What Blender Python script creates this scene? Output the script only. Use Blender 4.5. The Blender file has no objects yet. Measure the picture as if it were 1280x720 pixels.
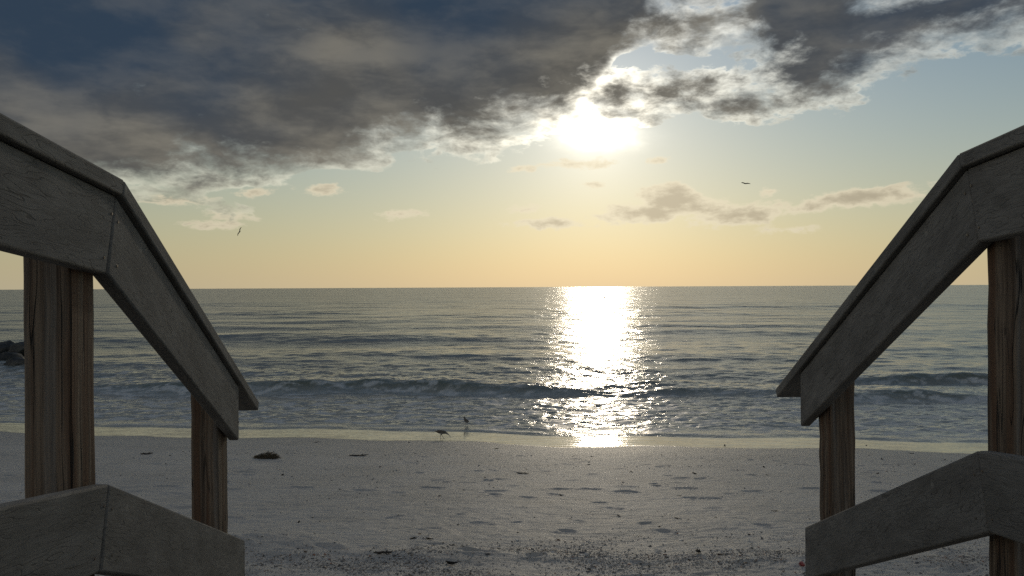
import bpy, bmesh, math, random
import numpy as np
from mathutils import Vector, Matrix

rng = np.random.RandomState(7)
random.seed(7)
scene = bpy.context.scene
col = scene.collection
rad = math.radians

# ------------------------------------------------------------------ camera
F = 1000.0                       # focal length in photo pixels (1280 wide)
cam_d = bpy.data.cameras.new('camera')
cam_d.sensor_width = 36.0
cam_d.lens = 36.0 * F / 1280.0
cam_d.clip_start = 0.05
cam_d.clip_end = 60000
cam = bpy.data.objects.new('camera', cam_d)
col.objects.link(cam)
cam.location = (0, 0, 0)
cam.rotation_euler = (math.pi / 2 - 0.0011, 0.0049, 0)
scene.camera = cam

# ------------------------------------------------------------------ render settings
scene.view_settings.view_transform = 'Standard'
scene.view_settings.look = 'None'
scene.view_settings.exposure = 0.0
scene.view_settings.gamma = 1.0
scene.view_settings.use_curve_mapping = False
scene.render.engine = 'CYCLES'
scene.cycles.max_bounces = 5
scene.cycles.diffuse_bounces = 3
scene.cycles.glossy_bounces = 3
scene.cycles.caustics_reflective = False
scene.cycles.caustics_refractive = False
scene.cycles.sample_clamp_indirect = 4.0
scene.cycles.use_denoising = False


def px_dir(x, y):
    """photo pixel -> (azimuth, elevation) in degrees; the horizon lies at 362 (left) to 356 (right)"""
    hy = 362.0 - 0.0049 * x
    az = math.atan2(x - 640.0, F)
    el = math.atan2((hy - y) * math.cos(az), F)
    return math.degrees(az), math.degrees(el)


SUN_AZ, SUN_EL = px_dir(748, 163)

# ------------------------------------------------------------------ node expression helper
class E:
    """a float socket with operators that build Math nodes"""
    nt = None

    def __init__(self, s):
        self.s = s

    @staticmethod
    def put(node, idx, v):
        if isinstance(v, E):
            E.nt.links.new(v.s, node.inputs[idx])
        else:
            node.inputs[idx].default_value = v

    @staticmethod
    def m(op, a, b=None, c=None, clamp=False):
        n = E.nt.nodes.new('ShaderNodeMath')
        n.operation = op
        n.use_clamp = clamp
        E.put(n, 0, a)
        if b is not None:
            E.put(n, 1, b)
        if c is not None:
            E.put(n, 2, c)
        return E(n.outputs[0])

    def __add__(self, o): return E.m('ADD', self, o)
    __radd__ = __add__
    def __sub__(self, o): return E.m('SUBTRACT', self, o)
    def __rsub__(self, o): return E.m('SUBTRACT', o, self)
    def __mul__(self, o): return E.m('MULTIPLY', self, o)
    __rmul__ = __mul__
    def __truediv__(self, o): return E.m('DIVIDE', self, o)
    def __rtruediv__(self, o): return E.m('DIVIDE', o, self)
    def __pow__(self, o): return E.m('POWER', self, o)
    def max(self, o): return E.m('MAXIMUM', self, o)
    def min(self, o): return E.m('MINIMUM', self, o)
    def abs(self): return E.m('ABSOLUTE', self)
    def exp(self): return E.m('EXPONENT', self)
    def sqrt(self): return E.m('SQRT', self)
    def fract(self): return E.m('FRACT', self)


def sstep(e, lo, hi, t0=0.0, t1=1.0):
    n = E.nt.nodes.new('ShaderNodeMapRange')
    n.interpolation_type = 'SMOOTHSTEP'
    E.put(n, 0, e)
    n.inputs[1].default_value = lo
    n.inputs[2].default_value = hi
    n.inputs[3].default_value = t0
    n.inputs[4].default_value = t1
    return E(n.outputs[0])


def lin(e, lo, hi, t0=0.0, t1=1.0):
    n = E.nt.nodes.new('ShaderNodeMapRange')
    E.put(n, 0, e)
    n.inputs[1].default_value = lo
    n.inputs[2].default_value = hi
    n.inputs[3].default_value = t0
    n.inputs[4].default_value = t1
    return E(n.outputs[0])


def vec(x, y, z=0.0):
    n = E.nt.nodes.new('ShaderNodeCombineXYZ')
    E.put(n, 0, x); E.put(n, 1, y); E.put(n, 2, z)
    return n.outputs[0]


def sep(sock):
    n = E.nt.nodes.new('ShaderNodeSeparateXYZ')
    E.nt.links.new(sock, n.inputs[0])
    return E(n.outputs[0]), E(n.outputs[1]), E(n.outputs[2])


def noise(v, scale, detail=4.0, rough=0.5, distortion=0.0, dims='3D', color=False, lac=2.0):
    n = E.nt.nodes.new('ShaderNodeTexNoise')
    n.noise_dimensions = dims
    E.nt.links.new(v, n.inputs['Vector'])
    n.inputs['Scale'].default_value = scale
    n.inputs['Detail'].default_value = detail
    n.inputs['Roughness'].default_value = rough
    n.inputs['Lacunarity'].default_value = lac
    n.inputs['Distortion'].default_value = distortion
    return n.outputs['Color'] if color else E(n.outputs[0])


def rgb(c):
    n = E.nt.nodes.new('ShaderNodeRGB')
    n.outputs[0].default_value = (c[0], c[1], c[2], 1)
    return n.outputs[0]


def mixc(f, a, b, mode='MIX'):
    n = E.nt.nodes.new('ShaderNodeMix')
    n.data_type = 'RGBA'
    n.blend_type = mode
    n.clamp_factor = True
    E.put(n, 0, f)
    for i, v in ((6, a), (7, b)):
        if isinstance(v, (tuple, list)):
            n.inputs[i].default_value = (v[0], v[1], v[2], 1)
        else:
            E.nt.links.new(v, n.inputs[i])
    return n.outputs[2]


def scalec(c, f):
    """colour times float"""
    n = E.nt.nodes.new('ShaderNodeVectorMath')
    n.operation = 'SCALE'
    if isinstance(c, (tuple, list)):
        n.inputs[0].default_value = c[:3]
    else:
        E.nt.links.new(c, n.inputs[0])
    E.put(n, 3, f)
    return n.outputs[0]


def addc(a, b):
    n = E.nt.nodes.new('ShaderNodeVectorMath')
    n.operation = 'ADD'
    E.nt.links.new(a, n.inputs[0]); E.nt.links.new(b, n.inputs[1])
    return n.outputs[0]


def mulc(a, b):
    n = E.nt.nodes.new('ShaderNodeVectorMath')
    n.operation = 'MULTIPLY'
    E.nt.links.new(a, n.inputs[0])
    if isinstance(b, (tuple, list)):
        n.inputs[1].default_value = b[:3]
    else:
        E.nt.links.new(b, n.inputs[1])
    return n.outputs[0]


# ------------------------------------------------------------------ world: low sun, cloud deck
world = bpy.data.worlds.new('World')
scene.world = world
world.use_nodes = True
nt = world.node_tree
nt.nodes.clear()
E.nt = nt
wout = nt.nodes.new('ShaderNodeOutputWorld')
bg = nt.nodes.new('ShaderNodeBackground')
nt.links.new(bg.outputs[0], wout.inputs[0])

tc = nt.nodes.new('ShaderNodeTexCoord')
D = tc.outputs['Generated']
dx, dy, dz = sep(D)
az = E.m('ARCTAN2', dx, dy) * (180 / math.pi)
el = E.m('ARCSINE', dz.max(-0.999).min(0.999)) * (180 / math.pi)
elp = el.max(0.0)

sky = nt.nodes.new('ShaderNodeTexSky')
sky.sky_type = 'NISHITA'
sky.sun_disc = False
sky.sun_elevation = rad(SUN_EL)
sky.sun_rotation = rad(SUN_AZ)
sky.air_density = 1.3
sky.dust_density = 0.1
sky.ozone_density = 1.5
SKY_STRENGTH = 0.066

# angle to the sun
ca, sa = math.cos(rad(SUN_EL)), math.sin(rad(SUN_EL))
sun_v = Vector((math.sin(rad(SUN_AZ)) * ca, math.cos(rad(SUN_AZ)) * ca, sa))
cosang = (dx * sun_v.x + dy * sun_v.y + dz * sun_v.z).max(-1.0).min(0.999999)
ang = E.m('ARCCOSINE', cosang) * (180 / math.pi)

# cloud noise space: wraps round the horizon, stretched sideways
flat = (dx * dx + dy * dy).sqrt().max(0.001)
cx, cy = dx / flat * 57.3, dy / flat * 57.3
cv = vec(cx, cy, el * 1.9)
warp = noise(cv, 0.22, 3.0, 0.5, color=True)
wx, wy, wz = sep(warp)
n_big = noise(vec(cx + wx * 3.0, cy + wy * 3.0, el * 1.9 + wz * 3.0), 0.17, 7.0, 0.58) - 0.5
n_fine = noise(vec(cx + wx * 1.5, cy + 9.0, el * 2.2 + wz * 1.5), 0.62, 7.0, 0.62) - 0.5

clear = scalec(sky.outputs[0], SKY_STRENGTH)
clear = mulc(clear, (0.80, 0.90, 1.04))
# haze near the horizon, lit by the low sun
hz = (elp * -0.135).exp()
haze_c = mixc((ang * -0.05).exp() * 1.15, (0.36, 0.345, 0.26), (0.84, 0.60, 0.30))
clear = mixc(hz * 0.9, clear, haze_c)
# aureole of the sun in the thin cloud
gx = (az - SUN_AZ) * math.cos(rad(SUN_EL))
gy = el - (SUN_EL - 0.45)
ga = (gx * gx / 5.0 + gy * gy / 0.58).sqrt() + n_fine * 0.9 + n_big * 0.8
glow = (ang * -0.11).exp() * 0.32 + (ga * ga * -1.0).exp() * 0.5 + (ang * -0.45).exp() * 0.42
clear = addc(clear, scalec((1.0, 0.93, 0.83), glow))

# lower edge of the cloud deck along the azimuth (from the photograph's skyline of the cloud)
edge_px = [(-900, 275), (-250, 268), (0, 262), (120, 258), (200, 252), (290, 256), (370, 250), (430, 232), (465, 205), (500, 192), (560, 195),
           (620, 192), (655, 178), (700, 160), (738, 150), (765, 122), (790, 104), (820, 88),
           (870, 84), (915, 72), (950, 84), (985, 108), (1015, 124), (1055, 124), (1100, 108), (1145, 88),
           (1190, 76), (1280, 68), (1500, 62), (2200, 30)]
fc = nt.nodes.new('ShaderNodeFloatCurve')
AZ0, AZ1, EL1 = -180.0, 180.0, 40.0
cur = fc.mapping.curves[0]
pts = [(0.0, 22.0 / EL1), (0.18, 14.0 / EL1)]
for (x, y) in edge_px:
    a, e_ = px_dir(x, y)
    pts.append(((a - AZ0) / (AZ1 - AZ0), e_ / EL1))
pts += [(0.82, 22.0 / EL1), (1.0, 22.0 / EL1)]
while len(cur.points) < len(pts):
    cur.points.new(0.5, 0.5)
for p, (a, b) in zip(cur.points, pts):
    p.location = (a, b)
    p.handle_type = 'VECTOR'
fc.mapping.use_clip = False
fc.mapping.update()
E.put(fc, 1, (az + n_fine * 1.6 - AZ0) / (AZ1 - AZ0))
edge = E(fc.outputs[0]) * EL1

deck = (el - edge) * 0.62


def blob(x, y, rx, ry, rot=0.0):
    a0, e0 = px_dir(x, y)
    k = math.cos(rad(a0)) ** 2
    sx = math.degrees(rx / F) * k
    sy = math.degrees(ry / F) * math.cos(rad(a0))
    u = az - a0
    v = el - e0
    if rot:
        c, s = math.cos(rad(rot)), math.sin(rad(rot))
        u, v = u * c + v * s, v * c - u * s
    return (1.0 - ((u / sx) * (u / sx) + (v / sy) * (v / sy)).sqrt()) * min(sx, sy)


# clear gaps high up in the deck
holes = None
for b in [(885, -12, 80, 26), (1105, -8, 62, 20), (1160, -60, 200, 50), (788, 82, 30, 15, 30), (835, 78, 34, 8, -8), (412, 222, 30, 9), (355, 246, 45, 6)]:
    e_ = blob(*b)
    holes = e_ if holes is None else holes.max(e_)
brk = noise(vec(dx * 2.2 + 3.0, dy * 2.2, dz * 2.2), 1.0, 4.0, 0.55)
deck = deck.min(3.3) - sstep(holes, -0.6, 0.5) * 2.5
# unseen deck overhead and behind, broken into scattered cloud to let in more skylight
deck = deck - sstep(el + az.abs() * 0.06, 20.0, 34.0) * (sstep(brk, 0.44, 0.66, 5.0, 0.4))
dens_deck = deck + n_big * 4.0 + n_fine * 2.0 + 0.2

heaps = None
for b in [(772, 122, 36, 34, 0), (825, 118, 62, 24, 0), (868, 108, 66, 17, 8), (925, 128, 58, 17, -8), (790, 138, 52, 17, 10), (965, 131, 26, 9, 0), (1010, 95, 70, 30, -20)]:
    e_ = blob(*b)
    heaps = e_ if heaps is None else heaps.max(e_)
dens_heap = heaps * 1.4 + n_big * 2.0 + n_fine * 2.9 + 0.45
low = None
for b in [(812, 266, 74, 13, 3), (838, 250, 40, 19, 0), (928, 268, 76, 12, 4), (1075, 248, 92, 11, 5), (870, 258, 50, 12, 0), (1000, 262, 40, 6, 5), (690, 279, 46, 6, 0),
          (290, 268, 24, 5, 0), (500, 267, 22, 5, 5), (272, 282, 20, 4, 0), (985, 287, 22, 4, 0), (965, 238, 12, 5, 0), (742, 233, 10, 4, 0), (660, 262, 12, 4, 0), (400, 238, 28, 7, 0), (210, 248, 50, 8, 0), (320, 240, 26, 5, 0), (820, 200, 10, 3, 0), (720, 205, 40, 5, 0), (650, 210, 16, 4, 0)]:
    e_ = blob(*b)
    low = e_ if low is None else low.max(e_)
dens_low = low * 1.7 + n_big * 1.2 + n_fine * 2.4 + 0.24

up = dens_deck.max(dens_heap)
a_up = sstep(up, 0.0, 0.40)
t_up = sstep(up + (n_fine + n_big) * 1.6, 0.05, 2.3)
a_low = sstep(dens_low, 0.0, 0.5)
t_low = sstep(dens_low + n_fine, 0.2, 1.5)

# the underside of the deck: long rolls seen in perspective
inv = 1.0 / (dz.max(0.0) + 0.10)
under = noise(vec(dx * inv * 0.75 + wx * 0.5, dy * inv * 1.35 + wz * 0.7, 0.0), 1.25, 6.0, 0.55)
roll = noise(vec(cx * 0.42 + wx * 1.6, cy * 0.42, el * 1.3 + wz * 2.2), 0.33, 6.0, 0.56)
patch = noise(vec(cx * 0.5, cy * 0.5 + 31.0, el * 0.9 + wz * 2.0), 0.13, 3.0, 0.5)
sunny = (ang * -0.055).exp()
tone = sstep(under * 0.45 + roll * 0.6 + n_fine * 0.14 + n_big * 0.2, 0.41, 0.68)
slate = (0.030, 0.050, 0.080)
# bluer and darker where the deck is thick and far from the sun
far_blue = sstep(ang * 0.55 + elp * 1.5 + (patch - 0.5) * 42.0, 22.0, 43.0)
dark = mixc(far_blue, (0.094, 0.091, 0.083), slate)
light = mixc(far_blue, (0.205, 0.190, 0.157), (0.068, 0.082, 0.102))
body = mixc(tone, dark, light)
# unseen clouds away from the sun, sunlit side brightened to lift the ambient light
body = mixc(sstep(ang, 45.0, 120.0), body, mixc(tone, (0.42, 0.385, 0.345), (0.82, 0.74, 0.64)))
rim_n = noise(vec(cx + 40.0, cy + wx * 2.0, el * 1.9 + wz * 3.0), 0.30, 5.0, 0.6)
rim_gain = 0.50 + 0.75 * (ang * -0.085).exp() + 2.0 * (ang * -0.40).exp()
rim = addc(scalec((0.80, 0.73, 0.58), (rim_gain - 0.25) * sstep(rim_n, 0.36, 0.62, 0.30, 1.15)), scalec(clear, 0.75))
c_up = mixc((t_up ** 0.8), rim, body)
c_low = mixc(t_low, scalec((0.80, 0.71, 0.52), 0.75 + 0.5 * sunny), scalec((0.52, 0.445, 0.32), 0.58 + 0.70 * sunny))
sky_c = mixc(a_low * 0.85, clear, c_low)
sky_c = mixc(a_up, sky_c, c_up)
# bright burst where the sun breaks through the lower edge of the deck
burst = (ga * ga * -1.0).exp() * (0.65 - 0.30 * a_up)
sky_c = addc(sky_c, scalec((1.0, 0.92, 0.74), burst))
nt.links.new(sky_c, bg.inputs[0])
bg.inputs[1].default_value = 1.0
world.cycles.sampling_method = 'MANUAL'
world.cycles.sample_map_resolution = 1024

# ------------------------------------------------------------------ sun, veiled by the cloud edge
sun_d = bpy.data.lights.new('sun', 'SUN')
sun_d.energy = 0.25
sun_d.angle = rad(3)
sun_d.color = (1.0, 0.86, 0.66)
sun = bpy.data.objects.new('sun', sun_d)
sun.rotation_euler = sun_v.to_track_quat('Z', 'Y').to_euler()
sun.location = (2, 20, 12)
col.objects.link(sun)
#SKYEND

# ================================================================== helpers
def link(name, me, mat=None, parent=None):
    o = bpy.data.objects.new(name, me)
    col.objects.link(o)
    if mat is not None and me is not None and not me.materials:
        me.materials.append(mat)
    if parent is not None:
        o.parent = parent
    return o


def tag(o, label=None, cat=None, group=None, kind=None):
    for k, v in (('label', label), ('category', cat), ('group', group), ('kind', kind)):
        if v:
            o[k] = v
    return o


def grid_mesh(name, X, Y, Z, flip=False):
    """structured grid arrays (rows, cols) -> mesh"""
    r, c = X.shape
    me = bpy.data.meshes.new(name)
    co = np.stack([X, Y, Z], -1).reshape(-1, 3).astype(np.float32)
    idx = np.arange(r * c, dtype=np.int32).reshape(r, c)
    q = np.stack([idx[:-1, :-1], idx[:-1, 1:], idx[1:, 1:], idx[1:, :-1]], -1).reshape(-1, 4)
    me.vertices.add(r * c)
    me.vertices.foreach_set('co', co.ravel())
    nf = len(q)
    me.loops.add(nf * 4)
    me.loops.foreach_set('vertex_index', q.ravel())
    me.polygons.add(nf)
    me.polygons.foreach_set('loop_start', np.arange(0, nf * 4, 4, dtype=np.int32))
    me.update(calc_edges=True)
    me.polygons.foreach_set('use_smooth', np.ones(nf, dtype=bool))
    return me


def add_attr(me, name, arr):
    a = me.attributes.new(name, 'FLOAT', 'POINT')
    a.data.foreach_set('value', np.asarray(arr, dtype=np.float32).ravel())


_perm = rng.permutation(512).astype(np.int64)
_perm = np.concatenate([_perm, _perm])
_ga = rng.rand(512) * 2 * np.pi
_gx, _gy = np.cos(_ga), np.sin(_ga)


def perlin(x, y):
    xi = np.floor(x).astype(np.int64); yi = np.floor(y).astype(np.int64)
    xf = x - xi; yf = y - yi
    xi &= 511; yi &= 511
    u = xf * xf * xf * (xf * (xf * 6 - 15) + 10)
    v = yf * yf * yf * (yf * (yf * 6 - 15) + 10)

    def g(ix, iy, fx, fy):
        h = _perm[_perm[ix & 511] + (iy & 511)] & 511
        return _gx[h] * fx + _gy[h] * fy
    a = g(xi, yi, xf, yf); b = g(xi + 1, yi, xf - 1, yf)
    c = g(xi, yi + 1, xf, yf - 1); d = g(xi + 1, yi + 1, xf - 1, yf - 1)
    return (a + u * (b - a)) + v * ((c + u * (d - c)) - (a + u * (b - a)))


def fbm(x, y, octaves=4, gain=0.5, lac=2.03):
    t = np.zeros_like(x); a = 1.0; f = 1.0
    for k in range(octaves):
        t += a * perlin(x * f + 17.3 * k, y * f + 5.7 * k)
        a *= gain; f *= lac
    return t


def ss(x, a, b):
    t = np.clip((x - a) / (b - a), 0, 1)
    return t * t * (3 - 2 * t)


def new_mat(name):
    m = bpy.data.materials.new(name)
    m.use_nodes = True
    m.node_tree.nodes.clear()
    E.nt = m.node_tree
    out = E.nt.nodes.new('ShaderNodeOutputMaterial')
    p = E.nt.nodes.new('ShaderNodeBsdfPrincipled')
    E.nt.links.new(p.outputs[0], out.inputs[0])
    return m, p, out


def setin(p, name, v):
    if isinstance(v, E):
        E.nt.links.new(v.s, p.inputs[name])
    elif isinstance(v, (int, float)):
        p.inputs[name].default_value = v
    elif isinstance(v, (tuple, list)):
        p.inputs[name].default_value = tuple(v) + ((1,) if len(v) == 3 else ())
    else:
        E.nt.links.new(v, p.inputs[name])


def bump(height, strength=0.5, dist=0.01, prev=None):
    n = E.nt.nodes.new('ShaderNodeBump')
    n.inputs['Strength'].default_value = strength
    n.inputs['Distance'].default_value = dist
    E.put(n, 'Height', height)
    if prev is not None:
        E.nt.links.new(prev, n.inputs['Normal'])
    return n.outputs[0]


def attr(name):
    n = E.nt.nodes.new('ShaderNodeAttribute')
    n.attribute_name = name
    return E(n.outputs['Fac'])


def objco():
    n = E.nt.nodes.new('ShaderNodeTexCoord')
    return n.outputs['Object']


def plain(name, c, rough=0.7, var=0.0, scale=20.0):
    m, p, _ = new_mat(name)
    if var:
        f = noise(objco(), scale, 4.0, 0.6)
        setin(p, 'Base Color', mixc(sstep(f, 0.35, 0.65), tuple(x * (1 - var) for x in c), tuple(min(1, x * (1 + var)) for x in c)))
    else:
        setin(p, 'Base Color', c)
    setin(p, 'Roughness', rough)
    return m


# ================================================================== beach
WATER = -2.42


def shore_s(x, y):
    """distance seaward of the waterline"""
    return y + 0.13 * x - 13.25 + 0.10 * np.sin(x * 0.9 + 0.6) + 0.06 * np.sin(x * 2.3)


FOOT = []
_r = np.random.RandomState(21)
for k in range(340):
    fx = _r.uniform(-8, 9); fy = 4.2 + 6.4 * _r.rand() ** 1.4
    FOOT.append((fx, fy, _r.uniform(-0.7, 0.7), _r.uniform(0.05, 0.12), _r.uniform(0.03, 0.05), _r.uniform(0.004, 0.013)))
for (px_, py_, ang_, n_) in [(2.6, 4.6, 0.30, 12), (-1.2, 5.0, 2.75, 9), (4.0, 6.2, 0.12, 10), (-4.5, 7.4, 0.05, 14)]:
    for k in range(n_):
        FOOT.append((px_ + k * 0.62 * math.cos(ang_) + 0.08 * (-1) ** k * math.sin(ang_), py_ + k * 0.62 * math.sin(ang_) + 0.09 * (-1) ** k,
                     ang_ + _r.uniform(-.2, .2), 0.12, 0.05, 0.012))


def beach_z(x, y, feet=True):
    x = np.asarray(x, float); y = np.asarray(y, float)
    s = shore_s(x, y)
    lo = -2.42 - 0.045 * s
    hi = -2.36825 + 0.098 * (-1.15 - s)
    z = np.where(s > -1.15, lo, hi)
    z = np.where(s > 6, -2.42 - 0.27 - 0.16 * (s - 6), z)
    z = z + 3.6 * ss(-y, 4.0, 16.0)  # unseen dune behind the camera, added to keep sky light off the post fronts
    dry = ss(-s, 1.05, 2.3)
    rough = 0.25 + 0.75 * ss(-s, 4.5, 8.0)
    z = z + dry * (0.014 * fbm(x * 0.35, y * 0.6, 3) + rough * (0.010 * fbm(x * 1.3, y * 1.9 + 3.0, 3) + 0.008 * fbm(x * 4.2, y * 6.0 + 9, 3) + 0.0045 * fbm(x * 15, y * 19, 3)))
    z = z + dry * 0.0040 * fbm(x * 5.0, y * 20.0, 3)
    # a low scarp ridge of drifted sand and shells by the left post
    z = z + 0.055 * np.exp(-((x + 1.75) / 0.55) ** 2 - ((y - 5.45 - 0.1 * x) / 0.22) ** 2)
    z = z + 0.035 * np.exp(-((x + 0.2) / 0.9) ** 2 - ((y - 4.95) / 0.16) ** 2)
    z = z + 0.030 * np.exp(-((x - 2.1) / 0.8) ** 2 - ((y - 4.9) / 0.18) ** 2)
    if feet:
        for (fx, fy, a, l, w, d) in FOOT:
            m = (np.abs(x - fx) < 0.45) & (np.abs(y - fy) < 0.45)
            if not m.any():
                continue
            ux, uy = x[m] - fx, y[m] - fy
            c, s_ = math.cos(a), math.sin(a)
            r2 = ((ux * c + uy * s_) / l) ** 2 + ((uy * c - ux * s_) / w) ** 2
            z[m] += -d * np.exp(-r2 * r2) + d * 0.45 * np.exp(-(np.sqrt(r2) - 1.35) ** 2 * 8)
    return z


xs = np.concatenate([-np.geomspace(9.6, 260, 40)[::-1], np.arange(-9.5, 10.5, 0.022), np.geomspace(10.6, 260, 40)])
ys = [-60, -40, -25, -15, -10, -6, -3, -1, 0.5, 1.5, 2.3, 2.9, 3.3, 3.6, 3.8, 3.95]
yy = 4.0
while yy < 15.5:
    ys.append(yy)
    yy += 0.55 * yy * yy / (2.0 * 800)
ys += [16, 17, 19, 22, 26, 32, 42]
BX, BY = np.meshgrid(xs, np.array(ys))
BZ = beach_z(BX, BY)
me = grid_mesh('sand_beach', BX, BY, BZ)
sS = shore_s(BX, BY)
wet = ss(sS + 0.16 * fbm(BX * 0.7, BY * 0.5, 3) + 0.03 * fbm(BX * 6, BY * 2, 2), -1.20, -1.10)
add_attr(me, 'wet', wet)
damp = ss(sS + 0.25 * fbm(BX * 0.4, BY * 0.8, 3), -3.6, -1.1)
add_attr(me, 'damp', damp)
hash_d = np.exp(-((BY - 4.75 - 0.12 * fbm(BX * 0.8, BY * 0.0 + 2.0, 2) - 0.06 * BX) / 0.55) ** 2)
add_attr(me, 'hash', hash_d)

m_sand, p, _ = new_mat('sand')
oc = objco()
wet_a, damp_a, hash_a = attr('wet'), attr('damp'), attr('hash')
n1 = noise(oc, 1.3, 5.0, 0.6)
n2 = noise(oc, 160.0, 2.0, 0.7)
n3 = noise(oc, 34.0, 4.0, 0.65)
ox, oy, oz = sep(oc)
streak = noise(vec(ox * 1.2, oy * 9.0, 0.0), 1.0, 5.0, 0.6)
base = mixc(sstep(n1 * 0.6 + streak * 0.4, 0.38, 0.62), (0.465, 0.425, 0.365), (0.585, 0.538, 0.470))
base = mixc(sstep(n2, 0.25, 0.75) * 0.55, base, (0.33, 0.295, 0.25))
base = mixc(sstep(n2, 0.62, 0.74) * 0.35, base, (0.62, 0.59, 0.54))
speck = noise(oc, 62.0, 2.0, 0.5)
base = mixc(sstep(speck, 0.655, 0.70) * (0.35 + 0.6 * hash_a), base, (0.12, 0.106, 0.092))
base = mixc(damp_a * 0.45, base, (0.28, 0.258, 0.225))
base = mixc(wet_a, base, (0.085, 0.076, 0.062))
setin(p, 'Base Color', base)
rgh = wet_a * -0.44 + (0.54 - 0.06 * damp_a) + sstep(streak, 0.45, 0.62) * wet_a * 0.14
setin(p, 'Roughness', rgh)
setin(p, 'Specular IOR Level', 0.5)
hgt = (n3 * 0.5 + n2 * 0.5 + speck * 0.25) * (1.0 - wet_a * 0.99)
film = noise(vec(ox * 1.5, oy * 7.0, 2.0), 1.0, 4.0, 0.6) * wet_a
setin(p, 'Normal', bump(film, 0.35, 0.02, bump(hgt, 0.9, 0.010)))
ground = link('sand_beach', me, m_sand)
tag(ground, kind='structure', label='pale grey sand beach sloping down to the water')

# ================================================================== sea
rows = [11.2]
while rows[-1] < 26000:
    y = rows[-1]
    rows.append(y + max(0.03, 0.30 * y * y / (2.42 * 800)))
rows = np.array(rows)
t = np.linspace(-1, 1, 1100)
u = np.sign(t) * (0.72 * np.abs(t) + 0.28 * np.abs(t) ** 3)
SY = np.repeat(rows[:, None], len(u), 1)
SX = u[None, :] * (8.0 + 1.0 * rows[:, None])
dyl = np.gradient(rows)[:, None]
S = shore_s(SX, SY)
deep = ss(S, 1.5, 9.0)
Z = np.zeros_like(SX)
lost = np.zeros((len(rows), 1))
wr = np.random.RandomState(5)


def waves(n, l0, l1, spread, slope, amp_mask, sharp=0.0):
    global Z, lost
    lam = np.exp(np.linspace(math.log(l0), math.log(l1), n))
    for L in lam:
        th = wr.normal(0, spread)
        k = 2 * math.pi / L
        s_ = slope / math.sqrt(n) * 1.41
        a = s_ / k
        keep = ss(L / dyl, 2.2, 5.0)
        lost = lost + (1 - keep) * s_ * s_ / 2
        ph = k * (SX * math.sin(th) + SY * math.cos(th)) + wr.uniform(0, 6.28)
        # break the endless crests into short ones
        env = 0.55 + 0.9 * np.clip(perlin(SX / (L * 3.5) + L * 13.1, SY / (L * 5.0) + L * 3.7) + 0.5, 0, 1)
        w = np.sin(ph)
        if sharp:
            w = np.exp(sharp * (w - 1)) * 2 - 0.8
        Z += a * keep * w * env * amp_mask


waves(9, 6.0, 15.0, 0.12, 0.034, deep, 0.9)
waves(16, 1.4, 5.0, 0.42, 0.040, 0.25 + 0.75 * deep, 0.6)
waves(22, 0.28, 1.3, 0.6, 0.066, 0.6 + 0.4 * deep)
# choppy lumps in the surf
surf = ss(S, 0.1, 0.8) * (1 - ss(S, 6.5, 13.0))
lump = np.abs(fbm(SX * 1.7, SY * 2.6, 4, 0.55))
Z += surf * (0.030 * (0.30 - lump) + 0.012 * fbm(SX * 5.0, SY * 7.0, 3))
foam = np.zeros_like(SX)
green = np.zeros_like(SX)
# small breakers: (x centre, half length, crest y, height, front width, back width, foam)
BREAK = [(-2.6, 4.6, 18.75, 0.37, 0.36, 1.5, 0.8),
         (-8.6, 2.4, 19.3, 0.24, 0.45, 1.4, 0.9),
         (4.3, 1.7, 17.65, 0.22, 0.32, 1.2, 0.5),
         (3.4, 1.3, 18.9, 0.14, 0.40, 1.1, 0.1),
         (10.4, 3.2, 20.2, 0.36, 0.36, 1.6, 0.8),
         (8.3, 2.4, 16.65, 0.23, 0.34, 1.3, 1.2),
         (-1.0, 6.0, 23.5, 0.13, 0.7, 1.7, 0.0), (6.5, 4.0, 25.5, 0.14, 0.7, 1.7, 0.0),
         (-7.0, 5.0, 27.5, 0.16, 0.8, 2.0, 0.0), (0.5, 6.0, 31.0, 0.17, 0.9, 2.2, 0.0),
         (11.0, 6.0, 33.0, 0.17, 0.9, 2.2, 0.0), (-10.0, 7.0, 38.0, 0.2, 1.1, 2.6, 0.0),
         (5.0, 8.0, 42.0, 0.22, 1.2, 3.0, 0.0), (18.0, 9.0, 47.0, 0.22, 1.2, 3.0, 0.0),
         (-6.0, 11.0, 56.0, 0.28, 1.8, 4.0, 0.0), (10.0, 12.0, 68.0, 0.3, 2.0, 5.0, 0.0),
         (-20.0, 14.0, 74.0, 0.3, 2.0, 5.0, 0.0)]
BREAK = [(a_, b_, c_, d_ * (0.72 if c_ < 21 else 0.5), e_, f_, g_) for (a_, b_, c_, d_, e_, f_, g_) in BREAK]
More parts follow.
